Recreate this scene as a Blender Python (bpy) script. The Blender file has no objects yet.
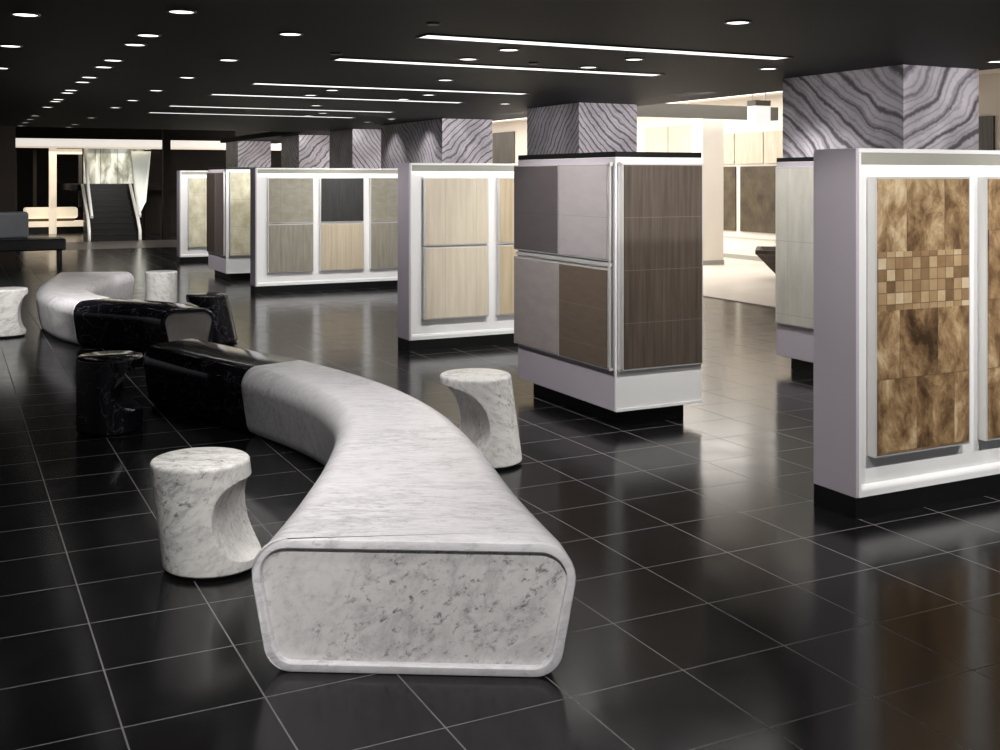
import bpy, bmesh, math, random
from mathutils import Vector, Matrix, noise as mnoise
random.seed(7)
C = bpy.context.scene.collection
CA, SA = 0.8944, 0.4472          # the tile grid is turned 26.56 degrees to the view

def G(X, Y):                      # room coordinates of a point X m right of and Y m ahead of the standpoint
    return (X*CA + Y*SA, -X*SA + Y*CA)

# ------------------------------------------------------------------ materials
class NT:
    def __init__(s, name, rough=0.5, spec=0.5, metal=0.0):
        s.m = bpy.data.materials.new(name); s.m.use_nodes = True
        s.t = s.m.node_tree; s.b = s.t.nodes['Principled BSDF']
        s.b.inputs['Roughness'].default_value = rough
        s.b.inputs['Specular IOR Level'].default_value = spec
        s.b.inputs['Metallic'].default_value = metal
    def n(s, typ, **kw):
        nd = s.t.nodes.new(typ)
        for k, v in kw.items(): setattr(nd, k, v)
        return nd
    def put(s, sock, v):
        if isinstance(v, bpy.types.NodeSocket): s.t.links.new(v, sock)
        else: sock.default_value = v
    def math(s, op, a, b=0.0, c=None, clamp=False):
        nd = s.n('ShaderNodeMath', operation=op); nd.use_clamp = clamp
        s.put(nd.inputs[0], a); s.put(nd.inputs[1], b)
        if c is not None: s.put(nd.inputs[2], c)
        return nd.outputs[0]
    def coord(s, offset=False):
        tc = s.n('ShaderNodeTexCoord').outputs['Object']
        if offset:
            oi = s.n('ShaderNodeObjectInfo')
            nd = s.n('ShaderNodeVectorMath', operation='ADD')
            s.put(nd.inputs[0], tc); s.put(nd.inputs[1], oi.outputs['Location']); tc = nd.outputs[0]
        return tc
    def world(s):
        return s.n('ShaderNodeNewGeometry').outputs['Position']
    def sep(s, v):
        nd = s.n('ShaderNodeSeparateXYZ'); s.put(nd.inputs[0], v); return nd.outputs
    def comb(s, x, y, z):
        nd = s.n('ShaderNodeCombineXYZ')
        for i, v in enumerate((x, y, z)): s.put(nd.inputs[i], v)
        return nd.outputs[0]
    def mapping(s, v, scale=(1,1,1), rot=(0,0,0), loc=(0,0,0)):
        nd = s.n('ShaderNodeMapping'); s.put(nd.inputs[0], v)
        nd.inputs['Scale'].default_value = scale; nd.inputs['Rotation'].default_value = rot; nd.inputs['Location'].default_value = loc
        return nd.outputs[0]
    def noise(s, v, scale, detail=4, rough=0.55, dist=0.0):
        nd = s.n('ShaderNodeTexNoise'); s.put(nd.inputs['Vector'], v)
        nd.inputs['Scale'].default_value = scale; nd.inputs['Detail'].default_value = detail
        nd.inputs['Roughness'].default_value = rough; nd.inputs['Distortion'].default_value = dist
        return nd.outputs[0]
    def white(s, v):
        nd = s.n('ShaderNodeTexWhiteNoise', noise_dimensions='3D'); s.put(nd.inputs['Vector'], v); return nd.outputs['Value']
    def ramp(s, f, stops):
        nd = s.n('ShaderNodeValToRGB'); s.put(nd.inputs[0], f)
        e = nd.color_ramp.elements
        while len(e) < len(stops): e.new(0.5)
        for k, (p, c) in enumerate(stops):
            e[k].position = p; e[k].color = (*c, 1) if len(c) == 3 else c
        return nd.outputs[0]
    def mix(s, f, a, b):
        nd = s.n('ShaderNodeMix', data_type='RGBA'); s.put(nd.inputs[0], f)
        for sock, v in ((nd.inputs[6], a), (nd.inputs[7], b)):
            s.put(sock, v if isinstance(v, bpy.types.NodeSocket) else (*v, 1))
        return nd.outputs[2]
    def line(s, v, pitch, half, off=0.0):          # 1 on lines every `pitch`, else 0
        f = s.math('FRACT', s.math('DIVIDE', s.math('SUBTRACT', v, off), pitch))
        d = s.math('MULTIPLY', s.math('SUBTRACT', 0.5, s.math('ABSOLUTE', s.math('SUBTRACT', f, 0.5))), pitch)
        return s.math('LESS_THAN', d, half)
    def color(s, c): s.put(s.b.inputs['Base Color'], c if isinstance(c, bpy.types.NodeSocket) else (*c, 1))
    def bump(s, h, strength=0.2, dist=0.01):
        nd = s.n('ShaderNodeBump'); nd.inputs['Strength'].default_value = strength; nd.inputs['Distance'].default_value = dist
        s.put(nd.inputs['Height'], h); s.put(s.b.inputs['Normal'], nd.outputs[0])

def plain(name, col, rough=0.5, spec=0.5, metal=0.0, var=0.06):
    a = NT(name, rough, spec, metal)
    f = a.noise(a.coord(), 3.0, 3)
    a.color(a.mix(f, tuple(c*(1-var) for c in col), tuple(min(1, c*(1+var)) for c in col)))
    return a.m

def emit(name, col, strength):
    a = NT(name, 0.6, 0.2); f = a.noise(a.coord(), 2.0, 2)
    c = a.mix(f, tuple(x*0.97 for x in col), col)
    a.color(c); a.put(a.b.inputs['Emission Color'], c); a.b.inputs['Emission Strength'].default_value = strength
    return a.m

def white_marble(name, tone=(0.80, 0.78, 0.79), vein=0.5, rot=(0.3, 0.2, 0.7), speck=0.6, sc=1.0):
    a = NT(name, 0.26, 0.4)
    v = a.mapping(a.coord(True), (sc, sc, sc), rot)
    n1 = a.noise(a.mapping(v, (1.0, 3.2, 2.4)), 2.2, 9, 0.66, 0.5)
    ve = a.ramp(a.math('ABSOLUTE', a.math('SUBTRACT', n1, 0.5)), [(0.0, (1,1,1)), (0.018, (0.45,0.45,0.45)), (0.07, (0,0,0))])
    msk = a.ramp(a.noise(v, 1.9, 4, 0.6), [(0.38, (0.06,0.06,0.06)), (0.64, (1,1,1))])
    n2 = a.noise(a.mapping(v, (1.0, 2.6, 2.2)), 17, 7, 0.72, 0.2)
    sp = a.math('MULTIPLY', a.ramp(n2, [(0.36, (1,1,1)), (0.45, (0,0,0))]), msk)
    n3 = a.noise(a.mapping(v, (1.0, 4.0, 3.0)), 9, 5, 0.7, 0.1)
    fl = a.ramp(n3, [(0.36, (1,1,1)), (0.52, (0,0,0))])
    c = a.mix(a.math('MULTIPLY', fl, 0.30), tone, tuple(x*0.50 for x in tone))
    c = a.mix(a.math('MULTIPLY', a.math('MULTIPLY', ve, msk), vein), c, (0.22, 0.21, 0.235))
    c = a.mix(a.math('MULTIPLY', sp, speck), c, (0.085, 0.08, 0.095))
    a.color(c)
    return a.m

def black_marble(name, ang):
    a = NT(name, 0.10, 0.55)
    v = a.mapping(a.coord(), (1, 1, 1), (0, 0, ang))
    n = a.noise(a.mapping(v, (0.4, 7.0, 5.0)), 1.2, 4, 0.5, 0.2)
    ve = a.ramp(a.math('ABSOLUTE', a.math('SUBTRACT', n, 0.47)), [(0.0, (1,1,1)), (0.012, (0,0,0))])
    b2 = a.noise(a.mapping(v, (0.5, 5, 4)), 3, 4)
    base = a.mix(b2, (0.003, 0.003, 0.004), (0.012, 0.011, 0.016))
    a.color(a.mix(a.math('MULTIPLY', ve, 0.3), base, (0.22, 0.21, 0.25)))
    return a.m

def zebra_marble(name, sgn, slope=0.85, freq=7.4, dark=(0.075,0.065,0.08), light=(0.74,0.69,0.76)):
    a = NT(name, 0.30, 0.4)
    co = a.coord(True); s = a.sep(co)
    ab = a.math('ADD', s[0], s[1])
    ph = a.math('ADD', s[2], a.math('MULTIPLY', ab, sgn*slope))
    w = a.noise(co, 0.9, 2, 0.5); w2 = a.noise(co, 4.0, 5, 0.6); w3 = a.noise(co, 22.0, 2, 0.6)
    ph = a.math('ADD', ph, a.math('ADD', a.math('MULTIPLY', w, 0.8), a.math('ADD', a.math('MULTIPLY', w2, 0.14), a.math('MULTIPLY', w3, 0.03))))
    def saw(f, off=0.0):
        q = a.math('FRACT', a.math('ADD', a.math('MULTIPLY', ph, f), off))
        return a.math('ABSOLUTE', a.math('SUBTRACT', q, 0.5))
    thick = a.noise(a.comb(a.math('MULTIPLY', ph, 2.7), 0.0, 0.0), 3.0, 3)
    main = a.ramp(a.math('SUBTRACT', saw(freq), a.math('MULTIPLY', a.math('SUBTRACT', thick, 0.42), 0.55)), [(0.0, (1,1,1)), (0.15, (0,0,0))])
    fine = a.ramp(saw(freq*2.63, 0.3), [(0.05, (1,1,1)), (0.22, (0,0,0))])
    cl = a.noise(co, 2.2, 4)
    base = a.mix(a.ramp(cl, [(0.35, (0,0,0)), (0.65, (1,1,1))]), tuple(x*0.62 for x in light), light)
    c = a.mix(a.math('MULTIPLY', fine, 0.36), base, dark)
    c = a.mix(a.math('MULTIPLY', main, 0.86), c, dark)
    a.color(c)
    return a.m

def board_mat(name, c0, c1, grain=(14, 14, 0.9), seam_u=None, seam_z=None, off=0.0, offz=0.0, rough=0.4, seam_col=None, contrast=(0.3, 0.7), half=0.003, sc=2.0):
    a = NT(name, rough, 0.4)
    v = a.coord(True)
    n = a.noise(a.mapping(v, grain), sc, 5, 0.6)
    f = a.ramp(n, [(contrast[0], (0,0,0)), (contrast[1], (1,1,1))])
    c = a.mix(f, c0, c1)
    s = a.sep(a.coord()); u = a.math('ADD', s[0], s[1])
    sc_ = seam_col or tuple(x*0.55 for x in c0)
    if seam_u: c = a.mix(a.math('MULTIPLY', a.line(u, seam_u, half, off), 0.7), c, sc_)
    if seam_z: c = a.mix(a.math('MULTIPLY', a.line(s[2], seam_z, half, offz), 0.7), c, sc_)
    a.color(c)
    return a.m

def travertine(name, x0, mosaic):                # big brown stone tiles, a band of small mosaic between z1 and z2
    a = NT(name, 0.35, 0.4)
    co = a.coord(); s = a.sep(co); x = a.math('SUBTRACT', s[0], x0); z = s[2]
    zq = a.math('ADD', a.math('MULTIPLY', z, a.math('LESS_THAN', z, 1.17)), a.math('MULTIPLY', a.math('GREATER_THAN', z, 1.17), 3.0)) if mosaic else z
    row = a.math('FLOOR', a.math('DIVIDE', a.math('SUBTRACT', zq, 0.36), 0.41))
    xs = a.math('ADD', x, a.math('MULTIPLY', a.math('FRACT', a.math('MULTIPLY', row, 0.37)), 0.36))
    cell = a.comb(a.math('FLOOR', a.math('DIVIDE', xs, 0.30)), row, 3.0)
    r = a.white(cell)
    off = a.comb(a.math('MULTIPLY', r, 17.0), r, a.math('MULTIPLY', r, 9.0))
    add = a.n('ShaderNodeVectorMath', operation='ADD'); a.put(add.inputs[0], co); a.put(add.inputs[1], off)
    n = a.noise(a.mapping(add.outputs[0], (2.4, 2.4, 1.5)), 2.6, 9, 0.70, 0.35)
    n = a.math('ADD', n, a.math('MULTIPLY', a.math('SUBTRACT', r, 0.5), 0.16))
    stops = [(0.30, (0.045, 0.026, 0.013)), (0.42, (0.15, 0.088, 0.042)), (0.52, (0.31, 0.20, 0.10)), (0.62, (0.50, 0.375, 0.22)), (0.74, (0.68, 0.56, 0.37))]
    big = a.ramp(n, stops)
    gl = a.math('MAXIMUM', a.line(zq, 0.41, 0.003, 0.36), a.line(xs, 0.30, 0.002))
    big = a.mix(a.math('MULTIPLY', gl, 0.6), big, (0.10, 0.07, 0.04))
    if mosaic:
        z1, z2, p = mosaic
        cell2 = a.comb(a.math('FLOOR', a.math('DIVIDE', x, p)), a.math('FLOOR', a.math('DIVIDE', z, p)), 1.0)
        r2 = a.white(cell2)
        nn = a.noise(co, 9, 4)
        m = a.ramp(a.math('ADD', a.math('MULTIPLY', r2, 0.62), a.math('MULTIPLY', nn, 0.42)), [(0.1, (0.10, 0.055, 0.026)), (0.4, (0.30, 0.19, 0.095)), (0.7, (0.47, 0.34, 0.19)), (0.95, (0.72, 0.62, 0.46))])
        g2 = a.math('MAXIMUM', a.line(x, p, 0.003), a.line(z, p, 0.003))
        m = a.mix(a.math('MULTIPLY', g2, 0.7), m, (0.12, 0.085, 0.05))
        inside = a.math('MULTIPLY', a.math('GREATER_THAN', z, z1), a.math('LESS_THAN', z, z2))
        big = a.mix(inside, big, m)
    a.color(big)
    return a.m

def floor_mat():
    a = NT('floor_black_tile', 0.2, 0.28)
    p = a.world(); s = a.sep(p)
    cell = a.comb(a.math('FLOOR', a.math('DIVIDE', a.math('SUBTRACT', s[0], 0.04), 0.5)), a.math('FLOOR', a.math('DIVIDE', s[1], 0.5)), 0.0)
    r = a.white(cell)
    n = a.noise(p, 7, 5, 0.6)
    base = a.mix(a.math('ADD', a.math('MULTIPLY', n, 0.7), a.math('MULTIPLY', r, 0.3)), (0.0035, 0.0033, 0.0038), (0.012, 0.0112, 0.0125))
    g = a.math('MAXIMUM', a.line(s[0], 0.5, 0.0032, 0.04), a.line(s[1], 0.5, 0.0032))
    a.color(a.mix(g, base, (0.17, 0.165, 0.17)))
    rr = a.ramp(a.noise(p, 3.5, 4), [(0.3, (0.14,)*3), (0.7, (0.19,)*3)])
    rg = a.mix(g, rr, (0.6, 0.6, 0.6))
    a.put(a.b.inputs['Roughness'], rg)
    a.bump(a.math('MULTIPLY', g, -1.0), 0.05, 0.002)
    return a.m

M = {}
M['floor'] = floor_mat()
M['floor_light'] = board_mat('floor_cream_tile', (0.66, 0.60, 0.54), (0.74, 0.69, 0.63), (0.6, 0.6, 0.6), 1.0, None, rough=0.3, seam_col=(0.5, 0.46, 0.42))
M['ceiling'] = plain('ceiling_dark_paint', (0.0065, 0.006, 0.006), 0.6, 0.2, var=0.2)
M['void'] = plain('dark_brown_wall', (0.016, 0.013, 0.011), 0.7, 0.2, var=0.3)
M['bulkhead'] = plain('grey_bulkhead_paint', (0.10, 0.095, 0.085), 0.6, 0.3)
M['cream'] = plain('warm_white_plaster', (0.78, 0.73, 0.66), 0.7, 0.3, var=0.03)
M['whitelac'] = plain('white_lacquer', (0.86, 0.86, 0.86), 0.35, 0.45, var=0.015)
M['lav'] = plain('grey_lavender_side', (0.50, 0.455, 0.51), 0.45, 0.4, var=0.04)  # darker lavender tone, used on the left side faces only
M['fascia'] = plain('grey_fascia_paint', (0.34, 0.335, 0.29), 0.45, 0.4, var=0.05)
M['plinth'] = plain('black_plinth', (0.006, 0.006, 0.006), 0.35, 0.4, var=0.2)
M['chrome'] = plain('brushed_steel', (0.74, 0.73, 0.71), 0.35, 0.5, 0.45, var=0.05)
M['led'] = emit('led_line', (1.0, 0.985, 0.96), 7.0)
M['slot'] = emit('light_slot', (1.0, 0.98, 0.96), 1.6)
M['lens'] = emit('downlight_lens', (1.0, 0.97, 0.93), 2.6)
M['lensdim'] = emit('downlight_lens_dim', (1.0, 0.96, 0.92), 1.1)
M['trim'] = plain('downlight_trim_grey', (0.05, 0.05, 0.05), 0.4, 0.4)
M['marble'] = white_marble('white_carrara_marble', (0.86, 0.84, 0.87), 0.40, (0.1, 0.1, 0.5), 0.40)
M['marble_end'] = white_marble('speckled_carrara_marble', (0.84, 0.82, 0.82), 0.45, (0.2, 0.50, 0.1), 0.95)
M['marble_stool'] = white_marble('veined_carrara_marble', (0.88, 0.87, 0.84), 0.6, (0.6, 0.4, 0.2), 0.9)
M['black1'] = black_marble('black_marble', math.radians(25))
M['taupe'] = plain('grey_brown_stone', (0.26, 0.235, 0.225), 0.25, 0.5, var=0.5)
M['blackstool'] = black_marble('black_stool_marble', 1.2)
M['zeb_down'] = zebra_marble('zebra_marble_a', -1)
M['zeb_up'] = zebra_marble('zebra_marble_b', 1, 1.25)
M['zeb_big'] = zebra_marble('zebra_marble_large', -1, 0.8, 4.3, light=(0.78, 0.73, 0.80))
M['steel'] = M['chrome']
M['wood_dark'] = board_mat('dark_wengue_tile', (0.058, 0.044, 0.035), (0.125, 0.098, 0.078), (16, 16, 0.7), None, 0.4, seam_col=(0.19, 0.16, 0.13), half=0.0025)
M['mauve_dark'] = board_mat('dark_mauve_tile', (0.108, 0.092, 0.096), (0.122, 0.105, 0.108), (2, 2, 6), None, 0.4, half=0.0015)
M['mauve_light'] = board_mat('light_mauve_tile', (0.40, 0.36, 0.375), (0.45, 0.41, 0.42), (2, 2, 6), None, 0.4, half=0.0015)
M['taupe_tile'] = board_mat('pale_taupe_tile', (0.32, 0.28, 0.275), (0.37, 0.33, 0.315), (2, 2, 6), None, None, half=0.0015)
M['brown_tile'] = board_mat('mid_brown_tile', (0.135, 0.100, 0.075), (0.165, 0.125, 0.095), (3, 3, 14), None, 0.3, offz=0.0, seam_col=(0.26, 0.21, 0.165), half=0.002)
M['cream_wood'] = board_mat('cream_wood_tile', (0.60, 0.525, 0.405), (0.74, 0.665, 0.54), (9, 9, 0.6), 0.38, None, half=0.002)
M['yellow_wood'] = board_mat('honey_wood_tile', (0.46, 0.37, 0.24), (0.60, 0.50, 0.35), (9, 9, 0.6), 0.3, None, half=0.002)
M['beige_weave'] = board_mat('beige_woven_tile', (0.25, 0.235, 0.185), (0.33, 0.31, 0.25), (4, 4, 9), 0.37, None, half=0.002)
M['beige_grey'] = board_mat('beige_grey_tile', (0.22, 0.205, 0.165), (0.32, 0.295, 0.245), (12, 12, 1.0), 0.19, None, half=0.002)
M['charcoal'] = board_mat('charcoal_tile', (0.022, 0.022, 0.022), (0.038, 0.038, 0.037), (12, 12, 1), 0.19, None, half=0.002)
M['tan_wood'] = board_mat('tan_wood_tile', (0.44, 0.37, 0.26), (0.58, 0.50, 0.38), (10, 10, 0.6), 0.25, None, half=0.002)
M['lime'] = board_mat('limestone_tile', (0.44, 0.425, 0.37), (0.64, 0.62, 0.56), (3, 3, 0.7), 0.6, 0.72, off=0.2, offz=0.56, half=0.002, contrast=(0.2, 0.65))
M['onyx'] = board_mat('pale_onyx_tile', (0.48, 0.44, 0.29), (0.78, 0.74, 0.58), (2.5, 2.5, 2.0), 0.5, 0.5, half=0.002)
M['umber'] = board_mat('umber_tile', (0.040, 0.028, 0.024), (0.075, 0.055, 0.048), (14, 14, 0.8))
M['umber2'] = board_mat('plum_brown_tile', (0.085, 0.066, 0.064), (0.13, 0.105, 0.10), (14, 14, 0.8))
M['wall_tan'] = board_mat('tan_stone_panel', (0.48, 0.42, 0.325), (0.62, 0.56, 0.46), (6, 6, 0.8), 0.45, None)
M['wall_brown'] = board_mat('brown_slate_panel', (0.035, 0.026, 0.016), (0.12, 0.094, 0.058), (1.4, 1.4, 1.4), 0.8, None)
M['wall_dark'] = board_mat('dark_striped_panel', (0.05, 0.042, 0.036), (0.13, 0.115, 0.10), (14, 14, 0.5))
M['trav1'] = travertine('brown_travertine', 0.125, (1.155, 1.485, 0.066))
M['trav2'] = travertine('russet_travertine', 0.98, None)
M['leather'] = plain('black_leather', (0.010, 0.010, 0.012), 0.35, 0.5, var=0.2)
M['bolster'] = plain('blue_grey_leather', (0.27, 0.29, 0.31), 0.4, 0.5, var=0.15)
M['stair'] = plain('black_stair_tread', (0.003, 0.003, 0.0035), 0.5, 0.4, var=0.3)
M['nosing'] = plain('dark_grey_nosing', (0.012, 0.012, 0.012), 0.4, 0.4)
M['beam'] = emit('lit_soffit', (1.0, 0.94, 0.87), 0.75)
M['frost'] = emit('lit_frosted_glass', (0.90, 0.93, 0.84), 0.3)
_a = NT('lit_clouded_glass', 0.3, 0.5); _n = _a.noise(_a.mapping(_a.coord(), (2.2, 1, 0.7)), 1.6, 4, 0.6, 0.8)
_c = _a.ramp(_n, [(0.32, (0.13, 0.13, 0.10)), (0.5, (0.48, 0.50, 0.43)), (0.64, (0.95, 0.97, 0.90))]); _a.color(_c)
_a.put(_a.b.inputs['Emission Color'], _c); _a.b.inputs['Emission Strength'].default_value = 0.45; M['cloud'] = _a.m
M['railing'] = plain('pale_polished_steel', (0.88, 0.87, 0.82), 0.35, 0.5, 0.0)
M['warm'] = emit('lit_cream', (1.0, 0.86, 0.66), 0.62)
M['cushion'] = plain('cream_upholstery', (0.80, 0.72, 0.56), 0.8, 0.2)
M['lume'] = emit('luminous_ceiling', (1.0, 0.98, 0.95), 1.3)
M['tub'] = board_mat('brown_stone', (0.055, 0.042, 0.036), (0.11, 0.088, 0.075), (5, 5, 5))
def glass_mat():
    a = NT('greenish_glass', 0.08, 0.5); f = a.noise(a.coord(), 2, 2)
    a.color(a.mix(f, (0.78, 0.88, 0.82), (0.86, 0.93, 0.88)))
    a.b.inputs['Transmission Weight'].default_value = 0.75; a.b.inputs['IOR'].default_value = 1.2
    a.b.inputs['Emission Color'].default_value = (0.85, 0.92, 0.86, 1); a.b.inputs['Emission Strength'].default_value = 0.12
    return a.m
M['glass'] = glass_mat()

# ------------------------------------------------------------------ mesh helpers
def box(bm, x0, x1, y0, y1, z0, z1, bev=0.0, seg=1):
    r = bmesh.ops.create_cube(bm, size=1.0)
    vs = r['verts']
    for v in vs:
        v.co = Vector((x0 + (v.co.x+0.5)*(x1-x0), y0 + (v.co.y+0.5)*(y1-y0), z0 + (v.co.z+0.5)*(z1-z0)))
    if bev > 0:
        es = list({e for v in vs for e in v.link_edges})
        bmesh.ops.bevel(bm, geom=es, offset=bev, segments=seg, affect='EDGES', profile=0.5)

def cyl(bm, x, y, z0, z1, r0, r1=None, n=24):
    r1 = r0 if r1 is None else r1
    a = [bm.verts.new((x+r0*math.cos(2*math.pi*i/n), y+r0*math.sin(2*math.pi*i/n), z0)) for i in range(n)]
    b = [bm.verts.new((x+r1*math.cos(2*math.pi*i/n), y+r1*math.sin(2*math.pi*i/n), z1)) for i in range(n)]
    for i in range(n): bm.faces.new((a[i], a[(i+1) % n], b[(i+1) % n], b[i]))
    bm.faces.new(a[::-1]); bm.faces.new(b)

def tube(bm, pts, r, n=10):
    pts = [Vector(p) for p in pts]; rings = []
    for i, p in enumerate(pts):
        t = (pts[min(i+1, len(pts)-1)] - pts[max(i-1, 0)]).normalized()
        s = t.cross(Vector((0, 0, 1)))
        s = Vector((1, 0, 0)) if s.length < 1e-4 else s.normalized()
        u = s.cross(t)
        rings.append([bm.verts.new(p + r*(math.cos(2*math.pi*k/n)*s + math.sin(2*math.pi*k/n)*u)) for k in range(n)])
    for a, b in zip(rings, rings[1:]):
        for k in range(n): bm.faces.new((a[k], a[(k+1) % n], b[(k+1) % n], b[k]))
    bm.faces.new(rings[0][::-1]); bm.faces.new(rings[-1])

def obj(name, bm, mat, parent=None, label=None, smooth=None):
    bmesh.ops.recalc_face_normals(bm, faces=bm.faces)
    me = bpy.data.meshes.new(name); bm.to_mesh(me); bm.free()
    me.materials.append(mat)
    if smooth is not None:
        for p in me.polygons: p.use_smooth = True
        me.set_sharp_from_angle(angle=math.radians(smooth))
    o = bpy.data.objects.new(name, me); C.objects.link(o)
    if parent: o.parent = parent
    if label: o['label'] = label
    return o

def boxobj(name, dims, mat, parent=None, label=None, bev=0.0):
    bm = bmesh.new(); box(bm, *dims, bev=bev); return obj(name, bm, mat, parent, label)

def tag(o, label, cat, group=None):
    o['label'] = label; o['category'] = cat
    if group: o['group'] = group
    return o

def thing(name, label, cat, loc=(0, 0, 0), rotz=0.0, group=None):
    o = bpy.data.objects.new(name, None); C.objects.link(o)
    o.empty_display_size = 0.1
    o.location = loc; o.rotation_euler = (0, 0, rotz)
    return tag(o, label, cat, group)

def struct(name, dims, mat, bev=0.0):
    o = boxobj(name, dims, mat, bev=bev); o['kind'] = 'structure'; return o

# ------------------------------------------------------------------ the setting
H = 2.89
struct('floor', (-14, 10.85, -4, 46, -0.1, 0.0), M['floor'])
struct('floor.001', (10.85, 16.55, -4, 46, -0.1, 0.012), M['floor_light'])
struct('floor.002', (-8, 8.3, 31.2, 34.9, -0.05, 0.004), plain('pale_brown_lit_floor', (0.17, 0.145, 0.135), 0.3, 0.4))  # pale strip: the lit look of the far floor is in its colour
bm = bmesh.new(); box(bm, -14, 8.5, -4, 23.2, H, H+0.12); box(bm, 6.9, 8.5, 23.2, 31.5, H, H+0.12)
o = obj('ceiling', bm, M['ceiling']); o['kind'] = 'structure'
struct('ceiling.001', (8.5, 16.7, -4, 46, 3.75, 3.85), M['cream'])
struct('ceiling.002', (-14, 8.4, 23.2, 46, 5.2, 5.3), M['void'])
struct('wall_right', (16.55, 16.7, -4, 46, 0, 3.75), M['cream'])
struct('baseboard_right', (16.52, 16.55, -4, 46, 0.012, 0.11), M['fascia'])
struct('wall_back', (-14, 16.7, 46, 46.2, 0, 5.2), M['void'])
struct('wall_left', (-14, 1.87, 37.0, 37.2, 0, 5.2), plain('umber_wall', (0.12, 0.10, 0.09), 0.6, 0.2))
struct('trim_1', (1.87, 12.5, 38.05, 38.2, 3.2, 5.2), M['void'])
struct('trim_2', (12.3, 16.0, 18.6, 18.75, 3.14, 3.42), M['bulkhead'])
struct('trim_3', (6.0, 8.4, 39, 39.2, 0, 2.86), M['void'])
struct('trim_4', (8.38, 8.5, -4, 36, H+0.12, 3.75), M['cream'])

# ------------------------------------------------------------------ sample display walls
def panel(root, name, plane, u0, u1, z0, z1, mat, back, front, frame=True, label=None, fr=0.012):
    """a board standing proud of its unit: plane 'front' runs along x, 'left' along y"""
    bm = bmesh.new()
    def bx(a0, a1, d0, d1, w0, w1, bev=0.0):
        if plane == 'front': box(bm, a0, a1, d0, d1, w0, w1, bev)
        else: box(bm, d0, d1, a0, a1, w0, w1, bev)
    bx(u0, u1, front, back, z0, z1, 0.003)
    p = obj(name, bm, mat, root, label)
    if frame:
        bm = bmesh.new(); f1 = front + 0.006
        bx(u0-fr, u0, f1, back, z0-fr, z1+fr); bx(u1, u1+fr, f1, back, z0-fr, z1+fr)
        bx(u0, u1, f1, back, z0-fr, z0); bx(u0, u1, f1, back, z1, z1+fr)
        obj('panel_frame', bm, M['chrome'], p, 'silver metal edge frame')
    return p

def display_wall(loc, W, label, panels, D=0.34, top=2.066):
    t = thing('display_wall', label, 'display wall', (*loc, 0), group='low white tile display walls')
    boxobj('plinth', (0.004, W, 0.004, D, 0, 0.12), M['plinth'], t, 'black recessed plinth')
    bm = bmesh.new(); box(bm, 0, 0.02, 0.0, D, 0.12, top, 0.002); obj('side_panel', bm, M['lav'], t, 'grey lavender end panel')
    bm = bmesh.new()
    box(bm, 0.02, W, 0.03, D, 0.12, top-0.025); box(bm, W-0.02, W, 0.0, 0.03, 0.12, top-0.025)
    obj('carcass', bm, M['whitelac'], t)
    bm = bmesh.new(); box(bm, 0.02, W, 0.0, D, top-0.025, top, 0.003); box(bm, 0.02, 0.036, -0.002, 0.03, 0.12, top-0.025)
    obj('edge_frame', bm, M['whitelac'], t)
    boxobj('fascia', (0.036, W-0.02, 0.006, 0.016, top-0.093, top-0.025), M['fascia'], t, 'grey top fascia')
    boxobj('light_strip', (0.04, W-0.025, 0.0165, 0.0295, top-0.088, top-0.078), M['led'], t, 'glowing light strip under the fascia')
    # rounded ledge along the bottom
    bm = bmesh.new(); prof = [(0.03, 0.12), (-0.002, 0.12), (-0.002, 0.150)] + [(0.03-0.032*math.cos(k*math.pi/12), 0.150+0.03*math.sin(k*math.pi/12)) for k in range(1, 7)]
    a = [bm.verts.new((0.036, y, z)) for y, z in prof]; b = [bm.verts.new((W-0.02, y, z)) for y, z in prof]
    for i in range(len(prof)): bm.faces.new((a[i], a[(i+1) % len(prof)], b[(i+1) % len(prof)], b[i]))
    bm.faces.new(a); bm.faces.new(b[::-1]); obj('ledge', bm, M['whitelac'], t)
    for (x0, x1, z0, z1, mt, lb) in panels:
        panel(t, 'sample_panel', 'front', x0, x1, z0, z1, M[mt], 0.03, -0.038, label=lb)
    return t

zt, zm1, zm0, zb = 1.895, 1.165, 1.125, 0.35
display_wall((4.515, 4.606), 2.85, 'nearest white display wall, cropped at right, with brown travertine and mosaic panels',
    [(0.125+0.885*i, 0.848+0.885*i, zb, zt, m, l) for i, (m, l) in enumerate((('trav1', 'brown travertine panel with a band of mosaic'), ('trav2', 'russet travertine panel'), ('trav2', 'russet travertine panel')))])
def grid(start, pitch, w, ms):
    out = []
    for i, (mt, mb, lt, lb) in enumerate(ms):
        x = start+pitch*i
        out += [(x, x+w, zm1, zt, mt, lt), (x, x+w, zb, zm0, mb, lb)]
    return out
display_wall((4.515, 11.26), 2.85, 'white display wall with cream wood panels, behind the tall mauve and brown cabinet',
    grid(0.185, 0.91, 0.76, [('cream_wood', 'cream_wood', None, None), ('yellow_wood', 'yellow_wood', 'honey wood panel', 'honey wood panel'), ('cream_wood', 'cream_wood', None, None)]))
display_wall((4.515, 18.0), 2.78, 'white display wall with six beige panels, one of them charcoal black',
    grid(0.215, 0.89, 0.75, [('beige_weave', 'beige_grey', 'beige woven panel', 'grey beige panel'), ('charcoal', 'tan_wood', 'charcoal black panel', 'tan wood panel'), ('beige_weave', 'beige_grey', 'beige woven panel', 'grey beige panel')]))
display_wall((4.66, 25.4), 2.5, 'farthest and leftmost white display wall, with one tall pale onyx panel showing',
    [(0.2+0.885*i, 0.92+0.885*i, zb, zt, 'onyx', None) for i in range(3)])

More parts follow.
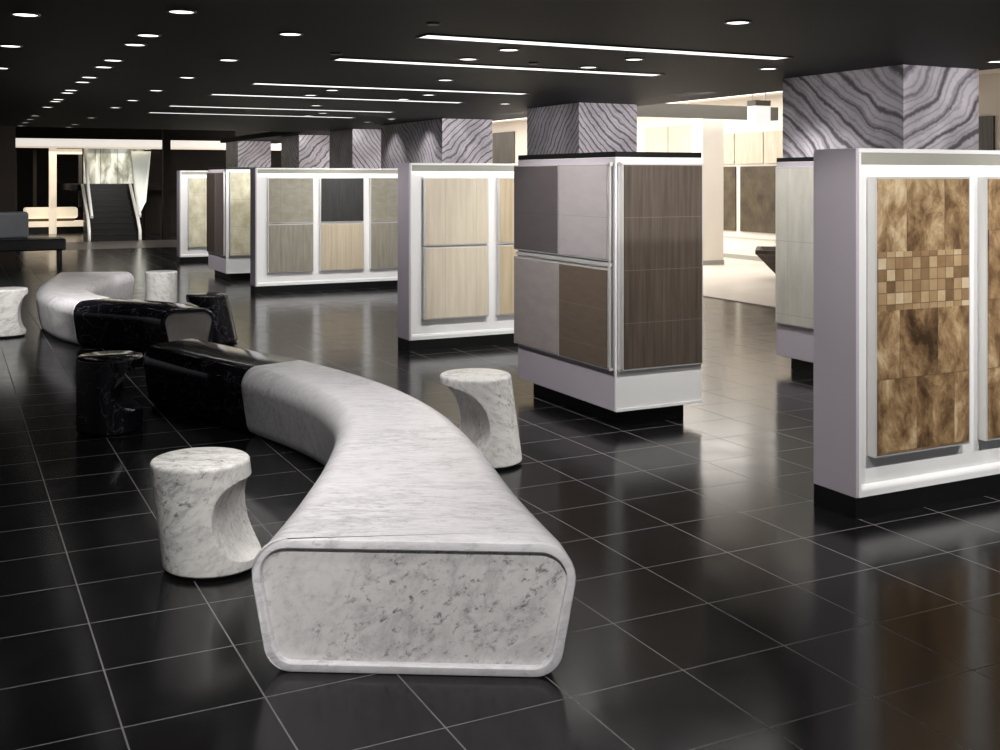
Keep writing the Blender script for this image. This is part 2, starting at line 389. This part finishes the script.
# ------------------------------------------------------------------ free-standing cabinets around the columns
def cabinet(loc, W, D, label, left, front, inset=0.10, hole=None):
    t = thing('display_cabinet', label, 'display cabinet', (*loc, 0), group='tall panelled display cabinets')
    boxobj('plinth', (inset, W-inset, inset, D-inset, 0, 0.131), M['plinth'], t, 'black recessed plinth')
    bm = bmesh.new(); box(bm, 0.0, W, 0.0, D, 0.131, 2.06, 0.004); obj('carcass', bm, M['whitelac'], t)
    boxobj('side_panel', (-0.003, 0.0, 0.012, D-0.004, 0.135, 2.055), M['lav'], t, 'grey lavender side panel')
    boxobj('top_cap', (0.0, W, 0.0, D, 2.06, 2.10), M['plinth'], t, 'black top cap')
    bm = bmesh.new(); box(bm, 0.0, W, -0.010, 0.0, 0.131, 0.150); box(bm, -0.004, 0.010, -0.012, 0.004, 0.135, 2.06)
    obj('edge_frame', bm, M['whitelac'], t)
    for (u0, u1, z0, z1, mt, lb) in left:
        panel(t, 'sample_panel', 'left', u0, u1, z0, z1, M[mt], 0.0, -0.045, label=lb, fr=0.010)
    for (u0, u1, z0, z1, mt, lb) in front:
        panel(t, 'sample_panel', 'front', u0, u1, z0, z1, M[mt], 0.0, -0.045, label=lb, fr=0.012)
    return t
c1 = cabinet((4.515, 7.08), 0.80, 1.59, 'tall cabinet with mauve, grey and dark wood panels, standing free in the middle',
    [(0.05, 0.785, 1.28, 2.0, 'mauve_light', 'light mauve panel'), (0.815, 1.585, 1.28, 2.0, 'mauve_dark', 'dark mauve panel'),
     (0.05, 0.785, 0.455, 1.20, 'brown_tile', 'mid brown panel'), (0.815, 1.585, 0.455, 1.20, 'taupe_tile', 'pale taupe panel')],
    [(0.05, 0.775, 0.455, 2.0, 'wood_dark', 'dark wood grain panel')])
bm = bmesh.new()
for y in (0.018, 0.034): box(bm, -0.040, -0.030, y, y+0.007, 0.44, 2.02)
for x in (0.012, 0.026): box(bm, x, x+0.007, -0.040, -0.030, 0.44, 2.02)
box(bm, -0.040, 0.0, 0.02, 0.04, 0.44, 0.46); box(bm, 0.013, 0.03, -0.04, 0.0, 0.44, 0.46)
box(bm, -0.040, 0.0, 0.02, 0.04, 1.99, 2.02); box(bm, 0.013, 0.03, -0.04, 0.0, 1.99, 2.02)
obj('corner_trim', bm, M['chrome'], c1, 'chrome corner trim')
bm = bmesh.new(); box(bm, -0.03, -0.003, 0.03, 1.585, 1.225, 1.255, 0.004); obj('divider_rail', bm, M['chrome'], c1, 'steel rail between the panels')
cabinet((7.41, 6.98), 1.02, 1.66, 'tall cabinet with pale limestone panels wrapped round a column, behind the nearest wall',
    [(0.04, 0.81, 0.467, 2.0, 'lime', None), (0.85, 1.62, 0.467, 2.0, 'lime', None)], [(0.06, 0.96, 0.467, 2.0, 'lime', None)])
cabinet((4.60, 20.5), 0.85, 1.55, 'far tall cabinet with plum brown side panels and a pale onyx front',
    [(0.05, 0.75, 0.467, 2.0, 'umber2', 'plum brown panel'), (0.79, 1.50, 0.467, 2.0, 'umber', 'dark umber panel')], [(0.07, 0.80, 0.467, 2.0, 'onyx', 'pale onyx panel')])

# ------------------------------------------------------------------ marble clad columns
def column(x0, x1, y0, y1, mat, label, zb=0.0):
    t = boxobj('marble_column', (0, x1-x0, 0, y1-y0, zb, H), M[mat], bev=0.004)
    t.location = (x0, y0, 0)
    return tag(t, label, 'column', 'square columns clad in banded grey marble')
column(7.45, 8.39, 7.04, 8.60, 'zeb_big', 'nearest grey banded marble column, rising behind the travertine wall', 2.10)
column(7.40, 8.31, 12.49, 13.94, 'zeb_up', 'banded marble column seen above the tall mauve and brown cabinet')
column(7.35, 8.28, 16.85, 19.75, 'zeb_down', 'banded marble column behind the cream wood display wall')
column(7.30, 8.25, 21.25, 22.75, 'zeb_up', 'banded marble column seen above the right edge of the charcoal panel')
column(7.20, 8.15, 24.70, 26.2, 'zeb_down', 'banded marble column seen above and just left of the charcoal panel')
column(6.95, 7.85, 29.6, 31.0, 'zeb_down', 'farthest banded marble column, left above the charcoal panel wall')

# ------------------------------------------------------------------ ceiling lights
strips = [(7.10, 'nearest', 2.95, 6.16), (8.79, 'second nearest', 2.88, 6.08), (11.44, 'third nearest', 2.85, 6.05), (13.14, 'fourth nearest', 2.78, 6.0), (15.5, 'fifth nearest', 2.71, 5.95), (17.2, 'farthest', 2.71, 5.92)]
for y, w, xa, xb in strips:
    SL = xb-xa
    t = thing('linear_downlight', '%s of the six long white light slots in the dark ceiling' % w, 'ceiling light', (xa, y, H), group='linear light slots in the ceiling')
    bm = bmesh.new()
    for a, b in ((-0.105, -0.093), (0.093, 0.105)): box(bm, -0.012, SL+0.012, a, b, -0.010, 0.0)
    box(bm, -0.012, 0, -0.093, 0.093, -0.010, 0.0); box(bm, SL, SL+0.012, -0.093, 0.093, -0.010, 0.0)
    obj('housing', bm, M['trim'], t)
    bm = bmesh.new()
    for k in range(2): box(bm, k*SL/2, (k+1)*SL/2-0.003, -0.093, 0.093, -0.006, 0.0)
    obj('diffuser', bm, M['slot'], t, 'bright white diffuser')

def proto_downlight():
    bm = bmesh.new(); n = 28
    rings = [[bm.verts.new((r*math.cos(2*math.pi*i/n), r*math.sin(2*math.pi*i/n), z)) for i in range(n)] for r, z in ((0.088, 0.0), (0.086, -0.008), (0.074, -0.010), (0.070, -0.003), (0.070, 0.0))]
    for a, b in zip(rings, rings[1:]):
        for i in range(n): bm.faces.new((a[i], a[(i+1) % n], b[(i+1) % n], b[i]))
    tr = obj('downlight', bm, M['trim'], smooth=40)
    bm = bmesh.new(); cyl(bm, 0, 0, -0.006, 0.0, 0.0695, n=28)
    le = obj('lens', bm, M['lens'], tr, 'glowing lens'); return tr, le
P_tr, P_le = proto_downlight()
dim_mesh = P_le.data.copy(); dim_mesh.materials[0] = M['lensdim']
ORD = ['first', 'second', 'third', 'fourth', 'fifth', 'sixth', 'seventh', 'eighth', 'ninth', 'tenth', 'eleventh', 'twelfth', 'thirteenth', 'fourteenth', 'fifteenth', 'sixteenth', 'seventeenth', 'eighteenth', 'nineteenth']
rows = [('leftmost', 0.42, [7.24, 9.01, 10.86], 0),
    ('second from left', 1.24, [6.70, 7.91, 8.51, 9.72, 10.35, 11.46, 12.07, 13.24, 13.67, 14.84, 15.26, 16.54, 18.92, 20.12, 21.38, 22.68], 0),
    ('third from left', 2.10, [7.41, 9.27, 11.06, 12.85, 14.62, 16.24, 19.15, 21.71, 22.87], 0),
    ('fourth from left', 3.86, [7.57, 8.31, 11.93, 12.76], 0),
    ('fifth from left', 4.48, [5.59, 10.19, 14.55], 0),
    ('sixth from left', 5.10, [7.71, 8.44, 12.09, 12.90, 16.21, 16.98], 0),
    ('seventh from left', 6.62, [7.83, 13.09, 17.28, 18.46], 0)]
first = True; lamps = []
for rn, x, ys, _ in rows:
    for k, y in enumerate(ys):
        if first: o, l = P_tr, P_le; first = False
        else:
            o = P_tr.copy(); C.objects.link(o); l = P_le.copy(); C.objects.link(l); l.parent = o
        if y > 17.5: l.data = dim_mesh
        o.location = (x, y, H)
        tag(o, 'round recessed downlight, %s from the camera in the ceiling row %s' % (ORD[k], rn), 'ceiling light', 'round downlights in the dark ceiling')
        lamps.append((x, y))
o = P_tr.copy(); C.objects.link(o); l = P_le.copy(); C.objects.link(l); l.parent = o; o.location = (7.94, 6.48, H)
tag(o, 'round recessed downlight at the right picture edge above the marble column', 'ceiling light', 'round downlights in the dark ceiling')
def detector(x, y, label, r=0.05):
    bm = bmesh.new(); cyl(bm, 0, 0, -0.014, 0.004, r*0.8, r, n=20)
    o = obj('ceiling_sensor', bm, M['plinth'], smooth=40); o.location = (x, y, H); tag(o, label, 'sensor', 'small round sensors on the ceiling')
detector(2.77, 6.49, 'small dark round sensor on ceiling above the nearest light slot')
detector(2.75, 8.40, 'small dark round sensor at the left end of the second light slot')
detector(4.49, 8.34, 'small black round sensor on ceiling right of the second light slot')

# ------------------------------------------------------------------ benches
def catmull(P, n):
    out = []
    for i in range(len(P)-1):
        p0 = P[max(i-1, 0)]; p1 = P[i]; p2 = P[i+1]; p3 = P[min(i+2, len(P)-1)]
        if i == 0: p0 = [2*a-b for a, b in zip(p1, p2)]
        if i+2 > len(P)-1: p3 = [2*a-b for a, b in zip(p2, p1)]
        for k in range(n):
            t = k/n
            out.append([0.5*((2*b)+(-a+c)*t+(2*a-5*b+4*c-d)*t*t+(-a+3*b-3*c+d)*t**3) for a, b, c, d in zip(p0, p1, p2, p3)])
    out.append(list(P[-1])); return out

def profile(hw, ins=0.0, hgt=0.512, n=8):
    """rounded trapezoid section, wider at the top, as (across, up)"""
    B = hw-0.088-ins; T = hw-ins; z0 = ins; z1 = hgt-ins
    corners = [(-B, z0, 0.115), (B, z0, 0.115), (T, z1, 0.135), (-T, z1, 0.135)]
    out = []
    for i, (x, z, r) in enumerate(corners):
        r = max(r-ins*0.9, 0.02)
        p = Vector((x, z)); a = (Vector(corners[i-1][:2])-p).normalized(); b = (Vector(corners[(i+1) % 4][:2])-p).normalized()
        ang = a.angle(b); d = r/math.tan(ang/2); c = p+(a+b).normalized()*(r/math.sin(ang/2))
        s = p+a*d-c; e = p+b*d-c
        a0 = math.atan2(s.y, s.x); a1 = math.atan2(e.y, e.x); da = (a1-a0+math.pi) % (2*math.pi)-math.pi
        for k in range(n+1):
            th = a0+da*k/n; out.append((c.x+r*math.cos(th), c.y+r*math.sin(th)))
    return out

def sweep(stations, t0=None, t1=None):
    """stations (X, Y, width) ahead of the standpoint -> list of (origin, tangent, side, halfwidth)"""
    fr = []
    for i, (X, Y, w) in enumerate(stations):
        a = stations[max(i-1, 0)]; b = stations[min(i+1, len(stations)-1)]
        t = Vector((b[0]-a[0], b[1]-a[1])).normalized()
        if i == 0 and t0: t = Vector(t0).normalized()
        if i == len(stations)-1 and t1: t = Vector(t1).normalized()
        fr.append((Vector((X, Y)), t, Vector((t.y, -t.x)), w/2))
    return fr

def segment(name, fr, mat, root, org, recess=None, label=None, soft_end=False):
    bm = bmesh.new(); rings = []
    def ring(f, ins=0.0, push=0.0):
        o, t, s, hw = f; r = []
        for x, z in profile(hw, ins):
            q = o+s*x+t*push; a, b = G(q.x, q.y); r.append(bm.verts.new((a-org[0], b-org[1], z)))
        return r
    f0 = fr[0]
    if recess:
        rings += [ring(f0, 0.040, 0.030), ring(f0, 0.036, 0.004), ring(f0, 0.032, 0.0), ring(f0, 0.012, 0.0), ring(f0, 0.003, 0.004)]
        rings.append(ring(f0, 0.0, 0.014))
    else:
        rings += [ring(f0, 0.004, 0.0), ring(f0, 0.0, 0.005)]
    for f in fr[1:-1]: rings.append(ring(f))
    rings += [ring(fr[-1], 0.0, -0.005), ring(fr[-1], 0.004, 0.0)]
    for a, b in zip(rings, rings[1:]):
        for k in range(len(a)): bm.faces.new((a[k], a[(k+1) % len(a)], b[(k+1) % len(a)], b[k]))
    bm.faces.new(rings[0]); bm.faces.new(rings[-1][::-1])
    p = obj(name, bm, mat, root, label, smooth=32)
    if recess:
        bm = bmesh.new(); rr = [ring(f0, 0.0405, 0.026), ring(f0, 0.0405, 0.032)]
        for k in range(len(rr[0])): bm.faces.new((rr[0][k], rr[0][(k+1) % len(rr[0])], rr[1][(k+1) % len(rr[0])], rr[1][k]))
        bm.faces.new(rr[0]); bm.faces.new(rr[1][::-1]); obj('end_panel', bm, M[recess], p, 'recessed speckled end panel')
    return p

B1 = [(-0.335, 4.22, 1.30), (-0.40, 4.9, 1.08), (-0.48, 5.7, 0.90), (-0.62, 6.5, 0.75), (-0.88, 7.18, 0.68), (-1.24, 7.76, 0.67), (-1.67, 8.30, 0.68)]
B1b = [(-1.67, 8.30, 0.68), (-2.23, 8.84, 0.68), (-2.78, 9.42, 0.67)]
org = G(-0.9, 7.0)
t = thing('curved_bench', 'nearest curved stone bench, white marble front half joined to a black marble half', 'bench', (*org, 0))
fr = sweep(catmull(B1, 9), (0.05, 1.0), (-0.70, 0.72)); segment('white_section', fr, M['marble'], t, org, 'marble_end', 'white marble section with a recessed flat end')
fr = sweep(catmull(B1b, 8), (-0.70, 0.72), (-0.80, 0.60)); segment('black_section', fr, M['black1'], t, org, None, 'glossy black marble section')
B2 = [(-3.30, 11.72, 0.60), (-3.78, 12.2, 0.66), (-4.63, 12.66, 0.68)]
B2b = [(-4.63, 12.66, 0.68), (-5.05, 13.15, 0.68), (-5.50, 13.95, 0.72), (-5.80, 15.0, 0.88), (-6.0, 16.35, 1.2)]
org = G(-4.8, 13.5)
t = thing('curved_bench', 'far curved stone bench at left, black half in front of a white marble half', 'bench', (*org, 0))
fr = sweep(catmull(B2, 8), (-0.35, 0.94), (-0.86, 0.50)); segment('black_section', fr, M['black1'], t, org, 'taupe', 'glossy black marble section with a grey brown end')
fr = sweep(catmull(B2b, 9), (-0.86, 0.50), (-0.1, 1.0)); segment('white_section', fr, M['marble'], t, org, None, 'white marble section')

# ------------------------------------------------------------------ scooped stools
def stool(X, Y, label, mat, scoop_deg, shear=0.07, r=0.237, hgt=0.50, zc=0.245, sz=0.185, deep=0.205):
    """scoop_deg: direction of the hollow in the viewer's frame, 0 = to the right, -90 = towards the viewer; shear: lean of the top away from it"""
    a, b = G(X, Y); rot = math.radians(scoop_deg) - math.radians(26.565)
    t = thing('scooped_stool', label, 'stool', (a, b, 0), rot, group='scooped drum stools of stone')
    bm = bmesh.new(); n = 96; zs = [0.02, 0.026] + [0.035+(hgt-0.05)*k/56 for k in range(57)] + [hgt-0.008, hgt-0.003, hgt]
    rs = [r-0.006, r-0.001] + [r]*57 + [r-0.003, r-0.008, r-0.016]
    rings = []
    for z, rr in zip(zs, rs):
        sx = -shear*(z/hgt); ring = []
        q = 1-((z-zc)/sz)**2
        lim = 0.25-deep*math.sqrt(q) if q > 0 else 9
        for i in range(n):
            th = 2*math.pi*i/n; x = rr*math.cos(th); y = rr*math.sin(th)
            if x > lim: x = lim
            ring.append(bm.verts.new((x+sx, y, z)))
        rings.append(ring)
    for p, q in zip(rings, rings[1:]):
        for i in range(n): bm.faces.new((p[i], p[(i+1) % n], q[(i+1) % n], q[i]))
    bm.faces.new(rings[0][::-1]); bm.faces.new(rings[-1])
    obj('drum', bm, M[mat], t, smooth=28)
    bm = bmesh.new(); cyl(bm, 0, 0, 0.0, 0.0202, r-0.022, r-0.012, 48); obj('foot_ring', bm, M['plinth'], t, 'black foot ring', smooth=40)
    return t
stool(-1.405, 5.42, 'white marble drum stool at left front, hollowed on its right side', 'marble_stool', -9, 0.07, hgt=0.525, sz=0.19, zc=0.25, deep=0.135)
stool(-2.93, 8.30, 'black marble drum stool at left, in front of the black bench half', 'blackstool', 10, 0.0, hgt=0.57, zc=0.33, sz=0.16, deep=0.19)
stool(-0.085, 7.38, 'white marble drum stool right of the near bench, hollowed on its left', 'marble_stool', 207, -0.09, hgt=0.60, zc=0.30, sz=0.24, deep=0.20)
stool(-5.96, 13.3, 'white marble drum stool cropped by the left picture edge', 'marble_stool', 18, -0.02, hgt=0.57, zc=0.28, sz=0.22, deep=0.10)
stool(-5.12, 16.7, 'white marble drum stool behind the white half of the far bench', 'marble_stool', 175, 0.0, hgt=0.49, sz=0.22, deep=0.07)
stool(-3.27, 12.78, 'black marble drum stool behind the far bench, hollowed on its left', 'blackstool', 200, -0.12, hgt=0.56, sz=0.2, zc=0.28)

# ------------------------------------------------------------------ bright side showroom
def wall_panel(y0, y1, z0, z1, mat, label):
    bm = bmesh.new(); box(bm, -0.04, 0, y0-y1, 0, 0, z1-z0, 0.003)
    o = obj('wall_panel', bm, M[mat]); o.location = (16.55, y1, z0)
    tag(o, label, 'wall panel', 'stone sample panels on the bright side wall')
wall_panel(20.75, 21.75, 2.23, 2.95, 'wall_tan', 'upper pale tan wall panel just right of the white post')
wall_panel(19.72, 20.68, 2.23, 2.95, 'wall_tan', 'upper pale tan wall panel, second right of the white post')
wall_panel(18.65, 19.64, 2.23, 2.95, 'wall_tan', 'upper pale tan wall panel against the marble column edge')
wall_panel(20.70, 21.95, 0.66, 2.17, 'wall_brown', 'tall brown stone wall panel just right of the white post')
wall_panel(19.22, 20.52, 0.66, 2.17, 'wall_brown', 'tall brown stone wall panel above the tapered brown tub')
wall_panel(17.75, 19.05, 0.66, 2.17, 'wall_brown', 'tall brown stone wall panel behind the limestone cabinet')
wall_panel(23.42, 24.45, 2.2, 3.22, 'wall_tan', 'tan wall panel above the mauve cabinet, left of its pair')
wall_panel(22.35, 23.38, 2.2, 3.22, 'wall_tan', 'tan wall panel above the mauve cabinet, right of its pair')
wall_panel(32.0, 33.6, 2.0, 3.42, 'wall_dark', 'dark striped wall panel between the two middle columns')
wall_panel(13.55, 14.0, 2.2, 3.0, 'wall_dark', 'narrow dark wall panel right of the nearest marble column')
bm = bmesh.new(); box(bm, -0.03, 0, 0, 6.6, 0, 0.05); o = obj('wall_rail', bm, M['cream']); o.location = (16.55, 17.0, 0.52); tag(o, 'cream rail running under the brown wall panels', 'rail')

t = thing('white_post', 'square white post between the mauve cabinet and the brown wall panels', 'post', (14.6, 19.4, 0.012))
boxobj('shaft', (0, 0.56, 0, 0.42, 0.09, 3.2), M['cream'], t, bev=0.004)
boxobj('base_band', (-0.01, 0.57, -0.01, 0.43, 0, 0.10), M['fascia'], t, 'dark grey base band')

t = thing('hanging_light_box', 'white box hanging on rods below the bright ceiling', 'hanging box', (13.14, 15.8, 0))
boxobj('box_body', (-0.17, 0.17, -0.12, 0.12, 2.87, 3.2), emit('white_lit_box', (1, 0.99, 0.97), 0.8), t, bev=0.005)
boxobj('top_band', (-0.17, 0.17, -0.12, 0.12, 3.2, 3.30), M['fascia'], t, 'grey top band')
for x in (-0.15, 0.15):
    bm = bmesh.new(); tube(bm, [(x, 0, 3.30), (x, 0, 3.72)], 0.008); obj('rod', bm, M['chrome'], t)

# tapered brown tub: square inverted pyramid with a rim
a, b = G(5.42, 20.6)
bm = bmesh.new()
lv = [(0.16, 0.0), (0.19, 0.02), (0.60, 0.48), (0.63, 0.50), (0.63, 0.57), (0.55, 0.57), (0.46, 0.44), (0.16, 0.14)]
rings = [[bm.verts.new((sx*w, sy*w, z)) for sx, sy in ((-1, -1), (1, -1), (1, 1), (-1, 1))] for w, z in lv]
for p, q in zip(rings, rings[1:]):
    for i in range(4): bm.faces.new((p[i], p[(i+1) % 4], q[(i+1) % 4], q[i]))
bm.faces.new(rings[0][::-1]); bm.faces.new(rings[-1])
o = obj('tapered_tub', bm, M['tub']); o.location = (a, b, 0.012); o.rotation_euler = (0, 0, math.radians(-41))
tag(o, 'dark brown tapered stone tub on the pale floor, half behind the limestone cabinet', 'tub')

bm = bmesh.new(); box(bm, 0, 6.6, 0, 28, 0, 0.03); o = obj('luminous_ceiling', bm, M['lume']); o.location = (9.2, 16.5, 3.718); o['kind'] = 'structure'; o.name = 'ceiling.003'

# ------------------------------------------------------------------ far left: lounge and stairs
t = thing('sofa', 'low black leather bench sofa at the left picture edge', 'sofa', (-1.2, 26.7, 0))
boxobj('seat', (0, 3.6, 0, 0.9, 0.27, 0.53), M['leather'], t, bev=0.03)
bm = bmesh.new(); box(bm, 0, 2.85, 0.55, 0.9, 0.53, 1.13, 0.06, 3); obj('backrest', bm, M['bolster'], t, 'blue grey leather backrest')
for x, y in ((0.08, 0.08), (3.46, 0.08), (0.08, 0.78), (3.46, 0.78)): boxobj('leg', (x, x+0.06, y, y+0.06, 0, 0.27), M['plinth'], t)

t = thing('lit_soffit_beam', 'long glowing white beam above the far staircase', 'light beam', (1.9, 37.7, 2.86))
boxobj('beam_front', (0, 10.4, 0, 0.34, 0.05, 0.29), M['beam'], t); boxobj('beam_cover', (0, 10.4, 0, 0.34, 0.29, 0.34), M['void'], t)
boxobj('beam_soffit', (0, 10.4, 0.0, 0.34, 0, 0.05), M['warm'], t, 'warm lit underside')

t = thing('staircase', 'black staircase climbing to a lit landing at far left', 'staircase', (3.95, 35.7, 0))
bm = bmesh.new()
for k in range(10): box(bm, 0, 1.3, 0.25*k, 2.5, 0.17*k, 0.17*(k+1)-0.02)
obj('steps', bm, M['stair'], t)
for k in range(10): boxobj('nosing', (0, 1.3, 0.25*k-0.02, 0.25*k+0.25 if k == 9 else 0.25*k+0.26, 0.17*(k+1)-0.02, 0.17*(k+1)), M['nosing'], t)
def rail(pts, lab=None):
    bm = bmesh.new(); tube(bm, [(x-3.95, y-35.7, z) for x, y, z in pts], 0.05); obj('handrail', bm, M['railing'], t, lab, smooth=50)
rail([(3.83, 35.45, 0.0), (3.83, 35.45, 0.28), (3.86, 36.0, 0.62), (3.90, 38.0, 1.67)])
rail([(5.31, 35.45, 0.0), (5.31, 35.45, 0.28), (5.33, 36.0, 0.62), (5.38, 38.0, 1.67)])
rail([(3.97, 36.0, 0.69), (3.98, 37.0, 1.5), (4.0, 38.2, 2.80)]); rail([(5.39, 36.0, 0.70), (5.41, 37.0, 1.5), (5.45, 38.2, 2.80)])
bm = bmesh.new()
q = [(1.46, 0.5, 0.75), (1.72, 0.9, 1.15), (2.06, 2.1, 2.78), (1.46, 2.3, 2.78)]
va = [bm.verts.new(p) for p in q]; vb = [bm.verts.new((x, y+0.03, z)) for x, y, z in q]
for i in range(4): bm.faces.new((va[i], va[(i+1) % 4], vb[(i+1) % 4], vb[i]))
bm.faces.new(va); bm.faces.new(vb[::-1]); obj('glass_balustrade', bm, M['frost'], t, 'pale green glass balustrade')
struct('trim_5', (3.6, 7.0, 38.25, 44, 1.5, 1.7), M['void'])
t = thing('glass_partition', 'bright frosted glass partition on the landing above the stairs', 'partition', (4.3, 41.5, 1.7))
for k in range(4): boxobj('pane', (k*0.58, k*0.58+0.565, 0, 0.03, 0, 1.28), M['cloud'], t)
bm = bmesh.new()
for k in range(5): box(bm, k*0.58-0.015, k*0.58, -0.01, 0.04, 0, 1.3)
obj('mullion', bm, M['bulkhead'], t)

o = boxobj('dark_post', (0, 0.22, 0, 0.22, 0, 5.2), M['void']); o.location = (5.95, 35.1, 0); tag(o, 'slim dark post right of the far staircase, crossing the glowing beam', 'post')
t = thing('door_frame', 'tall cream lit post and lintel at far left', 'door frame', (3.1, 40.5, 0))
boxobj('post', (0, 0.23, 0, 0.2, 0, 2.93), M['warm'], t); boxobj('lintel', (0.23, 1.05, 0, 0.2, 2.72, 2.90), M['warm'], t)
boxobj('post', (0.95, 1.05, 0, 0.2, 0.9, 2.72), M['bulkhead'], t, 'dim grey post')
t = thing('lounge_bench', 'long cream upholstered bench behind the cream post at far left', 'bench', (2.25, 41.0, 0))
boxobj('base', (0, 1.95, 0, 0.8, 0, 0.22), M['plinth'], t); boxobj('step', (0, 2.05, -0.1, 0.8, 0.22, 0.40), M['warm'], t)
bm = bmesh.new(); box(bm, 0.1, 1.82, 0.05, 0.75, 0.5, 0.88, 0.08, 3); obj('cushion', bm, M['warm'], t)
boxobj('support', (0.15, 1.7, 0.15, 0.65, 0.40, 0.5), M['tub'], t)
for k, x in enumerate((2.1, 2.75)):
    o = boxobj('wall_fin', (0, 0.12, 0, 0.1, 0, 2.9), plain('brown_fin', (0.035, 0.022, 0.017), 0.5)); o.location = (x, 43.0, 0)
    tag(o, 'dark brown vertical wall fin %s of the cream post' % ('far left' if k == 0 else 'just left'), 'wall fin')

# ------------------------------------------------------------------ light
def area(loc, sx, sy, power, rot=(0, 0, 0), col=(1, 0.97, 0.94), spread=180):
    l = bpy.data.lights.new('area', 'AREA'); l.shape = 'RECTANGLE'; l.size = sx; l.size_y = sy; l.energy = power; l.color = col
    l.spread = math.radians(spread)
    o = bpy.data.objects.new('area_lamp', l); o.location = loc; o.rotation_euler = rot; C.objects.link(o); return o
def spot(x, y, power, size=95, blend=0.6, col=(1, 0.97, 0.94), z=H-0.03, aim=None):
    l = bpy.data.lights.new('spot', 'SPOT'); l.energy = power; l.spot_size = math.radians(size); l.spot_blend = blend; l.shadow_soft_size = 0.07; l.color = col
    o = bpy.data.objects.new('spot_lamp', l); o.location = (x, y, z); C.objects.link(o)
    if aim: o.rotation_euler = (Vector(aim)-Vector((x, y, z))).to_track_quat('-Z', 'Y').to_euler()
    return o
for y, w, xa, xb in strips: area(((xa+xb)/2, y, H-0.02), xb-xa-0.05, 0.18, 9)
for x, y in [(3.86, 11.93), (4.48, 10.19), (1.24, 11.46), (2.1, 12.85)]:
    spot(x, y, 16)
for x, y, p in [(1.24, 6.0, 75), (2.6, 5.2, 75), (0.42, 4.4, 62), (1.9, 6.6, 66), (0.9, 3.2, 48)]: spot(x, y, p)  # spots added over the near bench, no fittings modelled
for x, y, tx, ty, tz, p, sz in [  # mostly added spots without fittings, aimed to brighten displays, columns, benches and stairs
        (5.0, 2.4, 5.0, 4.6, 1.0, 300, 75), (6.6, 2.4, 6.6, 4.6, 1.0, 240, 75), (2.7, 3.6, 4.5, 4.8, 0.7, 190, 60),
        (4.9, 5.2, 4.9, 7.05, 0.65, 300, 80), (2.7, 7.4, 4.5, 7.8, 0.8, 230, 75),
        (5.2, 9.0, 5.2, 11.2, 1.0, 240, 75), (6.6, 9.0, 6.6, 11.2, 1.0, 180, 75),
        (5.0, 15.6, 5.0, 18.0, 1.0, 220, 75), (6.5, 15.6, 6.5, 18.0, 1.0, 220, 75), (2.9, 11.3, 4.5, 11.45, 0.9, 80, 60),
        (5.0, 18.8, 5.0, 20.5, 1.1, 220, 75), (5.0, 23.2, 5.0, 25.4, 1.0, 280, 75), (2.9, 21.3, 4.55, 21.3, 1.1, 260, 75), (3.0, 25.4, 4.6, 25.5, 1.0, 60, 60),
        (6.0, 8.2, 7.4, 8.0, 1.1, 130, 75), (7.9, 4.8, 7.9, 7.04, 2.3, 170, 80), (7.9, 10.3, 7.85, 12.49, 2.3, 170, 80), (7.8, 14.8, 7.8, 16.85, 2.5, 170, 80),
        (7.7, 20.0, 7.7, 21.25, 2.5, 40, 90), (7.6, 23.3, 7.6, 24.7, 2.5, 45, 90), (7.3, 27.2, 7.4, 29.6, 2.5, 90, 90), (5.9, 7.7, 7.45, 7.7, 2.1, 22, 90), (5.9, 13.2, 7.4, 13.2, 2.1, 22, 90),
        (6.75, 17.4, 7.35, 17.4, 2.1, 22, 80), (6.75, 19.0, 7.35, 19.0, 2.1, 22, 80),
        (0.8, 1.2, 1.65, 3.98, 0.25, 330, 42), (-0.6, 2.2, 0.95, 5.3, 0.3, 110, 42), (1.3, 12.2, 1.55, 14.9, 0.35, 420, 70), (0.5, 24.4, 0.4, 26.9, 0.8, 90, 80),
        (-0.9, 13.0, 0.5, 14.6, 0.3, 170, 60), (2.6, 15.2, 3.0, 17.3, 0.3, 170, 50), (1.9, 9.6, 1.9, 11.9, 0.3, 60, 50),
        (4.6, 33.4, 4.6, 36.5, 0.8, 420, 60)]:
    spot(x, y, p, sz, aim=(tx, ty, tz))
area((12.9, 22.5, 3.70), 6.0, 11, 560, col=(1, 0.965, 0.91))
area((12.7, 35, 3.7), 6.5, 12, 220, col=(1, 0.96, 0.90))
area((4.5, 40.2, 2.80), 4, 2.5, 60, col=(1, 0.88, 0.72))  # added warm light above the landing, no fitting of its own
w = bpy.data.worlds.new('World'); bpy.context.scene.world = w; w.use_nodes = True
w.node_tree.nodes['Background'].inputs[0].default_value = (0.9, 0.92, 1.0, 1); w.node_tree.nodes['Background'].inputs[1].default_value = 0.16

# ------------------------------------------------------------------ camera
cam = bpy.data.cameras.new('camera'); co = bpy.data.objects.new('camera', cam); C.objects.link(co)
cam.sensor_width = 36; cam.lens = 1105/1000*36; cam.shift_y = -(375-178)/1000
cam.clip_start = 0.05; cam.clip_end = 200
co.location = (0, 0, 1.9); co.rotation_euler = (math.radians(90), 0, math.radians(-26.565))
sc = bpy.context.scene; sc.camera = co
sc.view_settings.view_transform = 'Standard'; sc.view_settings.look = 'None'; sc.view_settings.exposure = 0.0
